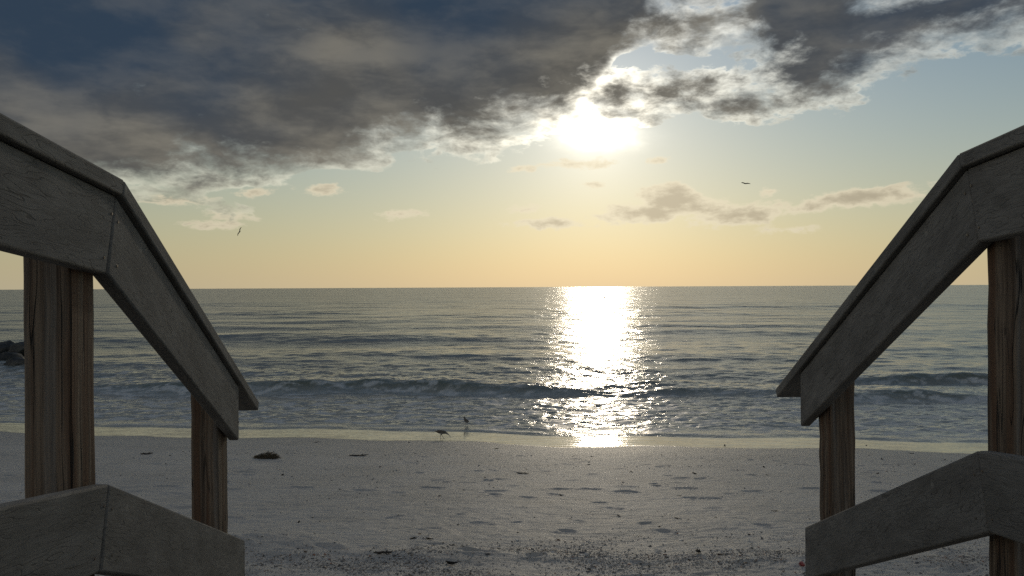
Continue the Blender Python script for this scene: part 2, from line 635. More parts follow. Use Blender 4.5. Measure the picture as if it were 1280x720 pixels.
for (xc, hl, yc, h, wf, wb, fm) in BREAK:
    sel = slice(np.searchsorted(rows, yc - 4 * wf - 3), np.searchsorted(rows, yc + 4 * wb + 2) + 1)
    x_, y_ = SX[sel], SY[sel]
    uu = (x_ - xc) / hl
    env = np.exp(-np.abs(uu) ** 3.2 * 1.2) * (0.78 + 0.5 * perlin(x_ * 0.8 + xc, y_ * 0 + yc))
    yl = yc - 0.09 * (x_ - xc) + 0.28 * np.sin(x_ * 0.7 + xc) + 0.22 * perlin(x_ * 0.9, y_ * 0 + xc)
    tt = y_ - yl
    prof = np.where(tt < 0, np.exp(-(tt / wf) ** 2), np.exp(-(tt / wb) ** 2))
    trough = -0.22 * np.exp(-((tt + 1.9 * wf) / (0.9 * wf)) ** 2)
    Z[sel] += h * env * (prof + trough)
    if fm:
        nn = fbm(x_ * 2.2, y_ * 3.5, 4, 0.6)
        toe = np.exp(-((tt + 1.15 * wf) / (0.30 * wf + 0.08)) ** 2) * ss(nn, -0.15, 0.35)
        lip = np.exp(-((tt + 0.12) / 0.07) ** 2) * ss(nn, 0.05, 0.4) * 0.8
        after = np.exp(-((tt - 1.0) / 0.9) ** 2) * ss(nn, 0.1, 0.5) * 0.5
        foam[sel] += fm * env * (toe + lip + after)
        green[sel] += env * np.exp(-((tt + 0.35 * wf) / (0.55 * wf)) ** 2)
# thin swash: the sheet flattens onto the sand
flat_ = ss(S, -0.15, 1.2)
Z *= 0.15 + 0.85 * flat_
Z += 0.022 * np.exp(-((S - 0.12) / 0.14) ** 2) * (0.7 + 0.6 * perlin(SX * 2.0, SY * 0.4))
nn = fbm(SX * 1.8, SY * 3.2, 5, 0.6)
foam += 0.75 * np.exp(-((S - 0.16) / 0.15) ** 2) * ss(nn, -0.25, 0.35)
foam += 1.15 * ss(S, 0.1, 0.6) * (1 - ss(S, 2.4, 6.0)) * ss(nn, -0.12, 0.38)
foam += 0.50 * ss(S, 3.0, 4.5) * (1 - ss(S, 9.0, 18.0)) * ss(nn, 0.08, 0.5)
foam += 0.45 * ss(-SX, 5.0, 9.0) * ss(S, 3, 5) * (1 - ss(S, 7.0, 12.0)) * ss(nn, -0.05, 0.4)
sea_me = grid_mesh('sea', SX, SY, Z + WATER)
add_attr(sea_me, 'foam', np.clip(foam, 0, 1))
add_attr(sea_me, 'green', np.clip(green, 0, 1))
add_attr(sea_me, 'lost', np.repeat(np.sqrt(lost), len(u), 1))
add_attr(sea_me, 'shallow', 1 - ss(S, 0.0, 14.0))
add_attr(sea_me, 'offshore', S)

m_sea, p, out = new_mat('sea_water')
oc = objco()
ox, oy, oz = sep(oc)
foam_a, green_a, lost_a, sh_a, off_a = attr('foam'), attr('green'), attr('lost'), attr('shallow'), attr('offshore')
wcol = mixc(sh_a, (0.120, 0.142, 0.140), (0.33, 0.33, 0.295))
wcol = mixc(green_a * 0.8, wcol, (0.085, 0.098, 0.058))
fn = noise(vec(ox * 0.7, oy, oz), 22.0, 5.0, 0.65)
ff = sstep(foam_a * 0.9 + (fn - 0.5) * 1.3, 0.05, 1.0)
wcol = mixc(ff * 0.8, wcol, (0.62, 0.62, 0.60))
setin(p, 'Base Color', wcol)
setin(p, 'IOR', 1.333)
setin(p, 'Roughness', (0.13 + lost_a * 0.9 + ff * 0.35).min(0.6))
b = bump(noise(vec(ox * 0.75, oy, 0.0), 11.0, 4.0, 0.65), 0.9, 0.011)
b = bump(noise(vec(ox * 0.7, oy, 3.0), 1.6, 3.0, 0.55), 1.0, 0.078, b)
b = bump(noise(vec(ox * 0.6, oy, 7.0), 0.30, 3.0, 0.55) * sstep(off_a, 12.0, 60.0), 1.0, 0.60, b)
b = bump(noise(vec(ox * 0.6, oy, 9.0), 0.05, 4.0, 0.6) * sstep(off_a, 60.0, 300.0), 1.0, 3.2, b)
setin(p, 'Normal', b)
sea = link('sea', sea_me, m_sea)
tag(sea, kind='structure', label='grey green sea with low waves running to the horizon')
#SEAEND

# ================================================================== timber materials
def composite_mat():
    """weathered grey brown plastic lumber with embossed wood grain"""
    m, p, _ = new_mat('composite_lumber')
    oc = objco()
    inf = E.nt.nodes.new('ShaderNodeObjectInfo')
    rnd = E(inf.outputs['Random'])
    x, y, z = sep(oc)
    v = vec(x * 1.0 + rnd * 37.0, y * 3.0, z * 5.5 + rnd * 11.0)
    f1 = noise(v, 2.6, 3.0, 0.5, 0.25)
    contour = ((f1 * 20.0 + z * 46.0).fract() - 0.5).abs() * 2.0
    fade = noise(vec(x * 1.0 + rnd * 9.0, y, z * 4.0 + 5.0), 5.0, 3.0, 0.6)
    line = sstep(contour, 0.80, 0.97) * sstep(fade, 0.38, 0.56)
    fine = noise(vec(x * 14.0, y * 160.0, z * 160.0), 1.0, 3.0, 0.6)
    mott = noise(vec(x * 2.0 + rnd * 20.0, y * 6.0, z * 6.0), 2.0, 5.0, 0.65)
    grit = noise(oc, 260.0, 2.0, 0.7)
    c = mixc(sstep(mott, 0.32, 0.68), (0.125, 0.119, 0.112), (0.265, 0.253, 0.235))
    c = mixc(sstep(grit, 0.35, 0.75) * 0.35, c, (0.27, 0.255, 0.235))
    c = mixc(sstep(fine, 0.42, 0.66) * 0.45, c, (0.070, 0.065, 0.058))
    c = mixc(line * 0.7, c, (0.034, 0.031, 0.028))
    # pale scuffs
    sc = noise(vec(x * 22.0 + z * 9.0 + rnd * 5.0, y * 5.0, z * 9.0), 1.0, 5.0, 0.72)
    c = mixc(sstep(sc, 0.63, 0.70) * 0.6, c, (0.46, 0.43, 0.38))
    # worn arrises
    g = E.nt.nodes.new('ShaderNodeNewGeometry')
    pt = E(g.outputs['Pointiness'])
    c = mixc(sstep(pt + (grit - 0.5) * 0.05, 0.53, 0.60) * 0.5, c, (0.26, 0.24, 0.21))
    setin(p, 'Base Color', c)
    setin(p, 'Roughness', 0.72 + 0.2 * grit)
    setin(p, 'Specular IOR Level', 0.22)
    b = bump(line * -1.0 + fine * 0.35, 0.6, 0.0012)
    b = bump(grit + mott * 0.6, 0.45, 0.0010, b)
    setin(p, 'Normal', b)
    return m


def post_mat():
    """pressure treated pine, silvered outside, brown where it stays dry, with drying checks"""
    m, p, _ = new_mat('weathered_pine')
    oc = objco()
    inf = E.nt.nodes.new('ShaderNodeObjectInfo')
    rnd = E(inf.outputs['Random'])
    x, y, z = sep(oc)
    wob = noise(vec(x * 6.0, y * 6.0, z * 1.1 + rnd * 9.0), 1.0, 3.0, 0.55)
    xx, yy = x + (wob - 0.5) * 0.035, y + (wob - 0.5) * 0.035
    rings = noise(vec(xx * 95.0 + rnd * 30.0, yy * 95.0, z * 1.5), 1.0, 3.0, 0.55)
    fib = noise(vec(xx * 330.0, yy * 330.0, z * 5.0), 1.0, 3.0, 0.6)
    band = noise(vec(xx * 26.0 + rnd * 13.0, yy * 26.0, z * 0.35), 1.0, 2.0, 0.5)
    c = mixc(sstep(rings, 0.34, 0.66), (0.095, 0.063, 0.040), (0.270, 0.198, 0.135))
    c = mixc(sstep(band, 0.50, 0.64) * 0.8, c, (0.140, 0.066, 0.029))
    c = mixc(sstep(band, 0.30, 0.44, 1.0, 0.0) * 0.5, c, (0.27, 0.25, 0.22))
    c = mixc(sstep(fib, 0.35, 0.7) * 0.35, c, (0.075, 0.055, 0.040))
    chk = noise(vec(xx * 34.0 + 4.0 + rnd * 50.0, yy * 34.0 + 4.0, z * 0.8), 1.0, 2.0, 0.5)
    crack = sstep((chk - 0.5).abs(), 0.0, 0.018, 1.0, 0.0) * sstep(noise(vec(x * 9.0, y * 9.0, z * 2.2 + rnd * 7.0), 1.0, 2.0, 0.5), 0.44, 0.52)
    c = mixc(crack, c, (0.010, 0.008, 0.006))
    # knots
    kn = E.nt.nodes.new('ShaderNodeTexVoronoi')
    kn.inputs['Scale'].default_value = 1.0
    E.nt.links.new(vec(x * 11.0 + rnd * 3.0, y * 11.0, z * 2.6 + rnd * 5.0), kn.inputs['Vector'])
    kd = E(kn.outputs['Distance'])
    c = mixc(sstep(kd, 0.05, 0.13, 0.9, 0.0), c, (0.030, 0.018, 0.010))
    setin(p, 'Base Color', c)
    setin(p, 'Roughness', 0.75)
    b = bump(rings * 0.6 + fib * 0.4 - crack * 2.5, 0.8, 0.004)
    setin(p, 'Normal', b)
    return m


M_COMP = composite_mat()
M_POST = post_mat()
m_screw, p, _ = new_mat('screw_steel')
setin(p, 'Base Color', (0.26, 0.22, 0.18)); setin(p, 'Metallic', 0.6); setin(p, 'Roughness', 0.45)


def prism_mesh(name, poly, y0, y1, bev=0.006, seg=2):
    """polygon in (x, z), extruded from y0 to y1, arrises rounded"""
    bm = bmesh.new()
    a = [bm.verts.new((x, y0, z)) for x, z in poly]
    b = [bm.verts.new((x, y1, z)) for x, z in poly]
    n = len(poly)
    bm.faces.new(a); bm.faces.new(b[::-1])
    for i in range(n):
        j = (i + 1) % n
        bm.faces.new((a[j], a[i], b[i], b[j]))
    bmesh.ops.recalc_face_normals(bm, faces=bm.faces)
    bmesh.ops.bevel(bm, geom=list(bm.edges), offset=bev, segments=seg, profile=0.5, affect='EDGES')
    for f in bm.faces:
        f.smooth = min(e.calc_length() for e in f.edges) < bev * 1.2     # only the rounded arrises
    me = bpy.data.meshes.new(name)
    bm.to_mesh(me); bm.free()
    return me


def frame(o, d, side):
    """matrix: local X along d, local Y away from the stair (side = -1 left, +1 right), local Z up"""
    X = d.normalized()
    Y = Vector((0, 0, 1)).cross(X).normalized() * 1.0     # points to the left of the walking direction
    if side > 0:
        Y = -Y
    Zv = X.cross(Y) if side < 0 else Y.cross(X)
    return X, Y, Zv


LOCAL = {}


def board(name, root, o, d, side, poly, y0, y1, mat, bev=0.006):
    X, Y, Zv = frame(o, d, side)
    me = prism_mesh(name, poly, y0, y1, bev)
    if side > 0:
        # left-handed local frame: mirror the mesh instead of the matrix
        for v in me.vertices:
            v.co.y = -v.co.y
        me.flip_normals()
        M = Matrix((X, -Y, Zv)).transposed().to_4x4()
    else:
        M = Matrix((X, Y, Zv)).transposed().to_4x4()
    M.translation = o - root.location
    ob = link(name, me, mat, root)
    ob.matrix_local = M
    LOCAL[ob.name] = M.copy()
    return ob


def screw(root, brd, pos, nrm):
    bm = bmesh.new()
    bmesh.ops.create_cone(bm, cap_ends=True, segments=14, radius1=0.0036, radius2=0.0030, depth=0.003)
    # a cross recess
    for a in (0, math.pi / 2):
        r = bmesh.ops.create_cube(bm, size=1.0)['verts']
        bmesh.ops.scale(bm, vec=(0.0045, 0.0010, 0.0006), verts=r)
        bmesh.ops.rotate(bm, cent=(0, 0, 0), matrix=Matrix.Rotation(a, 3, 'Z'), verts=r)
        bmesh.ops.translate(bm, vec=(0, 0, 0.0016), verts=r)
    me = bpy.data.meshes.new('screw')
    bm.to_mesh(me); bm.free()
    ob = link('screw', me, m_screw, brd)
    M = nrm.to_track_quat('Z', 'Y').to_matrix().to_4x4()
    M.translation = pos - root.location + nrm * 0.0008
    ob.matrix_local = LOCAL[brd.name].inverted() @ M
    return ob


BW, BT, CAPT = 0.184, 0.038, 0.038


def rail_pair(root, side, J, up_slope, up_dx, Ept, tail, name, back_y=-1.3, cap=False, low_drop=None):
    """boards that bend at J: a gently sloping one from behind the camera and a steep one down to Ept"""
    J, Ept = Vector(J), Vector(Ept)
    du = Vector((up_dx, 1.0, -up_slope))
    O = J - du * (J.y - back_y)
    Lu = (J - O).length
    dl = Ept - J
    Ll = dl.length
    au = math.atan2(-du.z, math.hypot(du.x, du.y))
    al = math.atan2(-dl.z, math.hypot(dl.x, dl.y))
    th = math.tan((al - au) / 2)
    tl = math.tan(al)
    g = 0.0012
    if not cap:
        pu = [(0, -BW), (Lu - BW * th - g, -BW), (Lu - g, 0), (0, 0)]
        # plumb cut at the free end
        pl = [(BW * th + g, -BW), (Ll + BW * tl, -BW), (Ll, 0), (g, 0)]
        b1 = board(name, root, O, du, side, pu, 0, BT, M_COMP)
        b2 = board(name, root, J, dl, side, pl, 0, BT, M_COMP)
    else:
        c0, c1 = 0.002, 0.002 + CAPT
        pu = [(0, c0), (Lu + c0 * th - g, c0), (Lu + c1 * th - g, c1), (0, c1)]
        pl = [(g - c0 * th, c0), (Ll + tail, c0), (Ll + tail, c1), (g - c1 * th, c1)]
        b1 = board(name, root, O, du, side, pu, -0.015, 0.145, M_COMP, 0.005)
        b2 = board(name, root, J, dl, side, pl, -0.015, 0.145, M_COMP, 0.005)
    return b1, b2, (O, du.normalized(), Lu), (J, dl.normalized(), Ll)


def post(root, x0, x1, y0, y1, z0, z1, lean=0.0):
    cx_, cy_ = (x0 + x1) / 2, (y0 + y1) / 2
    w, d = (x1 - x0) / 2, (y1 - y0) / 2
    bm = bmesh.new()
    nz = 24
    ring = []
    r_ = np.random.RandomState(int(abs(x0) * 1000) % 9999)
    for k in range(nz + 1):
        z = z0 + (z1 - z0) * k / nz
        jx, jy = r_.normal(0, 0.0008), r_.normal(0, 0.0008)
        sx_, sy_ = w + r_.normal(0, 0.0006), d + r_.normal(0, 0.0006)
        c = 0.007
        P = [(-sx_ + c, -sy_), (sx_ - c, -sy_), (sx_ - 0.3 * c, -sy_ + 0.3 * c), (sx_, -sy_ + c), (sx_, sy_ - c), (sx_ - 0.3 * c, sy_ - 0.3 * c), (sx_ - c, sy_),
             (-sx_ + c, sy_), (-sx_ + 0.3 * c, sy_ - 0.3 * c), (-sx_, sy_ - c), (-sx_, -sy_ + c), (-sx_ + 0.3 * c, -sy_ + 0.3 * c)]
        ring.append([bm.verts.new((px_ + jx + lean * (z1 - z), py_ + jy, z)) for px_, py_ in P])
    n = len(ring[0])
    for k in range(nz):
        for i in range(n):
            j = (i + 1) % n
            f = bm.faces.new((ring[k][i], ring[k][j], ring[k + 1][j], ring[k + 1][i]))
            f.smooth = i % 3 != 0                 # the four faces stay flat, the arrises are rounded
    bm.faces.new(ring[0][::-1]); bm.faces.new(ring[-1])
    bmesh.ops.recalc_face_normals(bm, faces=bm.faces)
    me = bpy.data.meshes.new('post')
    bm.to_mesh(me); bm.free()
    ob = link('post', me, M_POST, root)
    ob.location = Vector((cx_, cy_, 0)) - root.location
    return ob


def railing(side, base, label, J, us, udx, Ept, Jl, usl, El, posts, tail, lean):
    root = link('stair_railing', None)
    root.location = base
    tag(root, label, 'railing')
    f1, f2, U, L = rail_pair(root, side, J, us, udx, Ept, 0, 'fascia_board')
    rail_pair(root, side, J, us, udx, Ept, tail, 'cap_rail', cap=True)
    r1, r2, U2, L2 = rail_pair(root, side, Jl, usl, udx, El, 0, 'lower_rail_board')
    for (x0, x1, y0, y1, z1) in posts:
        post(root, x0, x1, y0, y1, -1.95, z1, lean)
    # screws near the joints and the free ends, on the face towards the steps
    for brd, (O, d, n_) in ((f1, U), (r1, U2)):
        X, Y, Zv = frame(O, d, side)
        for (s_, z_) in ((n_ - 0.022, -0.045), (n_ - 0.052, -0.150)):
            screw(root, brd, O + X * s_ + Zv * z_, -Y)
    for brd, (O, d, n_) in ((f2, L), (r2, L2)):
        X, Y, Zv = frame(O, d, side)
        for (s_, z_) in ((0.032, -0.050), (0.070, -0.145), (n_ - 0.006, -0.045), (n_ + 0.045, -0.125)):
            screw(root, brd, O + X * s_ + Zv * z_, -Y)
    return root


railing(-1, (-1.0, 1.75, -1.5), 'weathered grey stair railing with sunlit inner face and cracked brown posts, rocks beyond it',
        (-0.912, 1.846, 0.214), 0.100, -0.0585, (-1.04, 3.04, -0.373),
        (-0.893, 1.770, -0.431), 0.150, (-1.04, 3.10, -0.975),
        [(-1.040, -0.938, 1.70, 1.80, 0.205), (-1.180, -1.080, 2.93, 3.03, -0.335), (-0.89, -0.79, -0.75, -0.65, 0.44)], 0.31, 0.0)
railing(1, (1.2, 1.9, -1.5), 'dark shaded stair railing with blue grey boards, breaking waves beyond its posts',
        (1.108, 1.948, 0.2825), 0.052, 0.070, (1.129, 3.14, -0.345),
        (1.100, 1.897, -0.393), 0.120, (1.13, 3.10, -0.936),
        [(1.148, 1.248, 1.845, 1.94, 0.272), (1.170, 1.267, 2.957, 3.06, -0.300), (0.98, 1.08, -0.75, -0.65, 0.40)], 0.28, 0.003)
#RAILEND

# ================================================================== boardwalk ramp and steps between the railings (below the frame)
m_deck = plain('deck_lumber', (0.14, 0.125, 0.108), 0.85, 0.3, 9.0)


def plank_mesh(name, lx, ly, lz):
    bm = bmesh.new()
    bmesh.ops.create_cube(bm, size=1.0)
    bmesh.ops.scale(bm, vec=(lx, ly, lz), verts=bm.verts)
    bmesh.ops.bevel(bm, geom=list(bm.edges), offset=0.004, segments=1, affect='EDGES')
    me = bpy.data.meshes.new(name)
    bm.to_mesh(me); bm.free()
    return me


walk = tag(link('boardwalk', None), 'grey plank boardwalk ramp with steps going down to the sand between the railings', 'boardwalk')
walk.location = (0.05, 1.0, -0.9)
pm = plank_mesh('plank', 1.82, 0.138, 0.036)
pm.materials.append(m_deck)
yy = -1.25
while yy < 1.72:
    o = link('plank', pm, None, walk)
    o.location = Vector((0.085, yy, -0.70 - 0.05 * yy)) - walk.location
    yy += 0.144
tm = plank_mesh('tread', 1.92, 0.28, 0.040)
tm.materials.append(m_deck)
for k in range(5):
    o = link('tread', tm, None, walk)
    o.location = Vector((0.07 + 0.005 * k, 1.93 + 0.30 * k, -0.93 - 0.155 * k)) - walk.location
for sx_ in (-0.78, 0.92):
    me = prism_mesh('stringer', [(1.70, -1.15), (1.70, -0.80), (1.86, -0.98), (3.28, -1.60), (3.28, -1.82)], -0.019, 0.019, 0.003, 1)
    o = link('stringer', me, m_deck, walk)
    o.matrix_local = Matrix.Translation(Vector((sx_, 0, 0)) - walk.location) @ Matrix.Rotation(math.pi / 2, 4, 'Z')

# ================================================================== groin boulders beyond the left railing
m_rock, p, _ = new_mat('wet_rock')
oc = objco()
rn = noise(oc, 3.0, 6.0, 0.65)
setin(p, 'Base Color', mixc(sstep(rn, 0.42, 0.66), (0.020, 0.020, 0.018), (0.085, 0.078, 0.064)))
setin(p, 'Roughness', 0.40 + 0.5 * rn)
setin(p, 'Normal', bump(rn, 0.9, 0.08))


def boulder_mesh(seed, sx_, sy_, sz_):
    r_ = np.random.RandomState(seed)
    bm = bmesh.new()
    bmesh.ops.create_icosphere(bm, subdivisions=4, radius=1.0)
    # planes chop the ball into an angular block
    cuts = []
    for k in range(9):
        n_ = Vector(r_.normal(size=3)).normalized()
        cuts.append((n_, r_.uniform(0.55, 0.85)))
    for v in bm.verts:
        for n_, d_ in cuts:
            t_ = v.co.dot(n_) - d_
            if t_ > 0:
                v.co -= n_ * t_ * 0.88
        q = v.co.normalized()
        v.co *= 1.0 + 0.05 * math.sin(q.x * 9 + seed) * math.sin(q.y * 8 + seed) + 0.03 * math.sin(q.z * 17 + q.x * 13)
        v.co = Vector((v.co.x * sx_, v.co.y * sy_, v.co.z * sz_))
    for f in bm.faces:
        f.smooth = True
    me = bpy.data.meshes.new('boulder')
    bm.to_mesh(me); bm.free()
    return me


def water_pt(x, y, z=WATER):
    """photo pixel -> point on the plane z"""
    hy = 362.0 - 0.0049 * x
    d = -z / ((y - hy) / F)
    return Vector(((x - 640.0) / F * d, d, z))


for i, (x, y, sx_, sy_, sz_, dz_, lab) in enumerate([
        (19, 461.5, 0.36, 0.3, 0.26, 0.10, 'small low dark boulder in front of the wet rock pile beside the left railing post'),
        (8, 456, 0.58, 0.40, 0.30, 0.12, 'broad flat dark boulder in the middle of the wet rock pile beside the railing post'),
        (3, 449, 0.48, 0.45, 0.40, 0.30, 'tall dark boulder at the back of the wet rock pile'),
        (27, 450, 0.40, 0.40, 0.36, 0.26, 'dark boulder with a foam splash at the back of the rock pile'),
        (-22, 454, 0.75, 0.6, 0.5, 0.12, None), (-60, 450, 0.8, 0.7, 0.6, 0.15, None), (42, 450, 0.4, 0.4, 0.3, 0.0, None)]):
    P = water_pt(x, y)
    o = link('boulder', boulder_mesh(30 + i, sx_, sy_, sz_), m_rock)
    o.location = P + Vector((0, 0, dz_))
    o.rotation_euler = (0, 0, i * 1.3)
    tag(o, lab or 'dark wet boulder of the rock pile hidden beside the left railing post', 'boulder', 'boulders of the rock pile')

# ================================================================== things lying on the sand
def sand_pt(x, y):
    """photo pixel -> point on the sand"""
    hy = 362.0 - 0.0049 * x
    dx_, dz_ = (x - 640.0) / F, -(y - hy) / F
    lo_, hi_ = 3.0, 16.0
    for _ in range(40):
        m_ = (lo_ + hi_) / 2
        if dz_ * m_ < float(beach_z(np.array([dx_ * m_]), np.array([m_]), False)[0]):
            hi_ = m_
        else:
            lo_ = m_
    d = (lo_ + hi_) / 2
    return Vector((dx_ * d, d, float(beach_z(np.array([dx_ * d]), np.array([d]))[0])))


def tube(bm, pts, radii, n=6):
    rings = []
    for i, P in enumerate(pts):
        t_ = (pts[min(i + 1, len(pts) - 1)] - pts[max(i - 1, 0)]).normalized()
        a = t_.cross(Vector((0, 0, 1)))
        a = a.normalized() if a.length > 1e-3 else Vector((1, 0, 0))
        b_ = t_.cross(a)
        rings.append([bm.verts.new(P + (a * math.cos(k * 6.2832 / n) + b_ * math.sin(k * 6.2832 / n)) * radii[i]) for k in range(n)])
    for i in range(len(pts) - 1):
        for k in range(n):
            j = (k + 1) % n
            bm.faces.new((rings[i][k], rings[i][j], rings[i + 1][j], rings[i + 1][k]))
    bm.faces.new(rings[0][::-1]); bm.faces.new(rings[-1])


def finish(bm, name, mat):
    bmesh.ops.recalc_face_normals(bm, faces=bm.faces)
    for f in bm.faces:
        f.smooth = True
    me = bpy.data.meshes.new(name)
    bm.to_mesh(me); bm.free()
    me.materials.append(mat)
    return me


m_weed, p, _ = new_mat('seaweed')
g = E.nt.nodes.new('ShaderNodeNewGeometry')
setin(p, 'Base Color', mixc(E(g.outputs['Random Per Island']), (0.030, 0.022, 0.010), (0.15, 0.105, 0.045)))
setin(p, 'Roughness', 0.6)
m_weed_d = plain('seaweed_dark', (0.030, 0.024, 0.018), 0.7, 0.4, 40.0)
m_drift = plain('driftwood', (0.055, 0.045, 0.036), 0.85, 0.35, 60.0)


def weed_mesh(seed, lx, ly, h, n):
    r_ = np.random.RandomState(seed)
    bm = bmesh.new()
    for k in range(n):
        a = r_.uniform(0, 6.28)
        rr = math.sqrt(r_.uniform(0, 1))
        cx_, cy_ = lx * (rr * math.cos(a) * 0.8 + 0.15), ly * rr * math.sin(a)
        top = h * max(0.05, 1 - (cx_ / lx - 0.25) ** 2 * 0.9 - (cy_ / ly) ** 2)
        z_ = r_.uniform(0.0, top)
        ax = r_.normal(0, 0.6) + (math.pi if r_.rand() < 0.5 else 0)
        L_ = r_.uniform(0.25, 0.7) * lx
        pts_ = []
        for t_ in np.linspace(-1, 1, 6):
            pts_.append(Vector((cx_ + math.cos(ax) * L_ * t_ * 0.6 + r_.normal(0, 0.006), cy_ + math.sin(ax) * L_ * t_ * 0.35 + r_.normal(0, 0.006),
                                max(0.002, z_ * (1 - 0.75 * t_ * t_) + abs(r_.normal(0, 0.008))))))
        w_ = r_.uniform(0.0016, 0.0045)
        tube(bm, pts_, [w_ * 0.5, w_, w_, w_, w_, w_ * 0.4], 5)
    return finish(bm, 'seaweed_clump', m_weed)


o = link('seaweed_clump', weed_mesh(3, 0.17, 0.11, 0.082, 170))
o.location = sand_pt(330, 573) - Vector((0, 0, 0.004))
tag(o, 'brown clump of dried seaweed heaped on the smooth sand', 'seaweed')


def stick_mesh(seed, L_, r0, bend):
    r_ = np.random.RandomState(seed)
    bm = bmesh.new()
    pts_ = [Vector((t_ * L_ / 2, bend * L_ * (t_ * t_ - 0.4) + r_.normal(0, L_ * 0.012), r0 * 0.8 + abs(r_.normal(0, r0 * 0.3)))) for t_ in np.linspace(-1, 1, 9)]
    tube(bm, pts_, [r0 * f_ for f_ in (0.45, 0.8, 1, 1.05, 0.95, 0.9, 0.95, 0.8, 0.5)], 7)
    if L_ > 0.1:
        q = pts_[5]
        tube(bm, [q, q + Vector((L_ * 0.08, L_ * 0.07, r0 * 1.2)), q + Vector((L_ * 0.13, L_ * 0.16, r0 * 1.5))], [r0 * 0.6, r0 * 0.45, r0 * 0.2], 6)
    return finish(bm, 'driftwood_stick', m_drift)


for i, (x, y, L_, r0, rz, lab) in enumerate([
        (447, 570, 0.24, 0.009, 0.05, 'thin curved driftwood stick on the smooth sand beyond the shell line'),
        (477, 692, 0.115, 0.007, 0.12, 'short dark driftwood stick lying among the shell fragments'),
        (652, 592, 0.14, 0.006, -0.2, 'pale thin twig on the bare middle of the beach'),
        (182, 568, 0.15, 0.010, 0.2, 'dark bent twig on the sand seen between the posts of the sunlit railing')]):
    o = link('driftwood_stick', stick_mesh(50 + i, L_, r0, 0.12))
    o.location = sand_pt(x, y)
    o.rotation_euler = (0, 0, rz)
    tag(o, lab, 'stick')


def scrap_mesh(seed):
    """a curled scrap of leaf or weed"""
    r_ = np.random.RandomState(seed)
    bm = bmesh.new()
    n, m_ = 7, 4
    g_ = []
    for i in range(n):
        t_ = i / (n - 1) * 2 - 1
        w_ = 0.42 * math.sqrt(max(0.0, 1 - t_ * t_ * 0.95)) * (1 + 0.25 * r_.normal())
        row = []
        for j in range(m_):
            v_ = j / (m_ - 1) * 2 - 1
            row.append(bm.verts.new((t_ + 0.05 * r_.normal(), v_ * w_ + 0.05 * r_.normal(), 0.10 + 0.22 * abs(v_) ** 1.5 + 0.16 * t_ * t_ + 0.06 * r_.normal())))
        g_.append(row)
    for i in range(n - 1):
        for j in range(m_ - 1):
            bm.faces.new((g_[i][j], g_[i + 1][j], g_[i + 1][j + 1], g_[i][j + 1]))
    r0 = bmesh.ops.solidify(bm, geom=list(bm.faces), thickness=0.10)
    return finish(bm, 'seaweed_scrap', m_weed_d)


scraps = [scrap_mesh(k) for k in range(5)]
_r = np.random.RandomState(77)
LEAF = [(562, 706, 0.036, 'dark curled leaf standing out on the shell fragments'),
        (871, 692, 0.040, 'dark lump of weed in the shell line beside the shaded railing')]
for i, (x, y, s_, lab) in enumerate(LEAF):
    o = link('seaweed_scrap', scraps[i])
    o.location = sand_pt(x, y)
    o.scale = (s_, s_, s_ * 1.2)
    o.rotation_euler = (0.15, 0.2, 0.4 + i)
    tag(o, lab, 'seaweed')
SPOT = [(395, 553), (570, 563), (560, 569), (352, 594), (510, 553), (605, 597), (503, 620), (424, 612), (465, 599), (739, 571), (788, 590), (867, 592), (958, 594), (954, 584),
        (848, 620), (797, 609), (700, 619), (772, 645), (823, 659), (845, 648), (967, 639), (985, 678), (712, 649), (515, 673), (535, 674), (372, 653), (830, 689), (657, 587), (620, 561),
        (1082, 557), (1138, 567), (1096, 592), (1180, 575), (166, 573), (206, 580), (735, 581), (905, 557), (548, 620)]
for i, (x, y) in enumerate(SPOT):
    o = link('seaweed_scrap', scraps[i % 5])
    o.location = sand_pt(x, y)
    s_ = _r.uniform(0.010, 0.024) * (1.35 if y < 600 else 1.0)
    o.scale = (s_ * _r.uniform(0.9, 1.7), s_, s_ * _r.uniform(0.4, 0.8))
    o.rotation_euler = (0, 0, _r.uniform(0, 6.28))
    where = ('seen past the posts of the shaded railing' if x > 1030 else 'seen between the posts of the sunlit railing' if x < 235 else
             'on the smooth sand near the wet strip' if y < 582 else 'on the bare middle of the beach' if y < 630 else 'just seaward of the shell line')
    tag(o, 'small dark scrap of seaweed ' + where, 'seaweed', 'seaweed scraps ' + where)

# shells
def shell_mat(name, c0, c1):
    m, p, _ = new_mat(name)
    inf = E.nt.nodes.new('ShaderNodeObjectInfo')
    c = mixc(E(inf.outputs['Random']), c0, c1)
    sx_n, sy_n, sz_n = sep(objco())
    rib = noise(vec(E.m('ARCTAN2', sy_n, sx_n + 1.0) * 9.0, 0.0, 0.0), 2.0, 1.0)
    setin(p, 'Base Color', mixc(sstep(rib, 0.4, 0.6) * 0.4, c, tuple(v * 0.5 for v in c0)))
    setin(p, 'Roughness', 0.5)
    return m


SHELLS = [(shell_mat('shell_white', (0.55, 0.51, 0.45), (0.70, 0.67, 0.61)), 'white'),
          (shell_mat('shell_grey', (0.075, 0.068, 0.062), (0.16, 0.145, 0.13)), 'dark grey'),
          (shell_mat('shell_tan', (0.30, 0.20, 0.13), (0.44, 0.33, 0.23)), 'tan brown')]


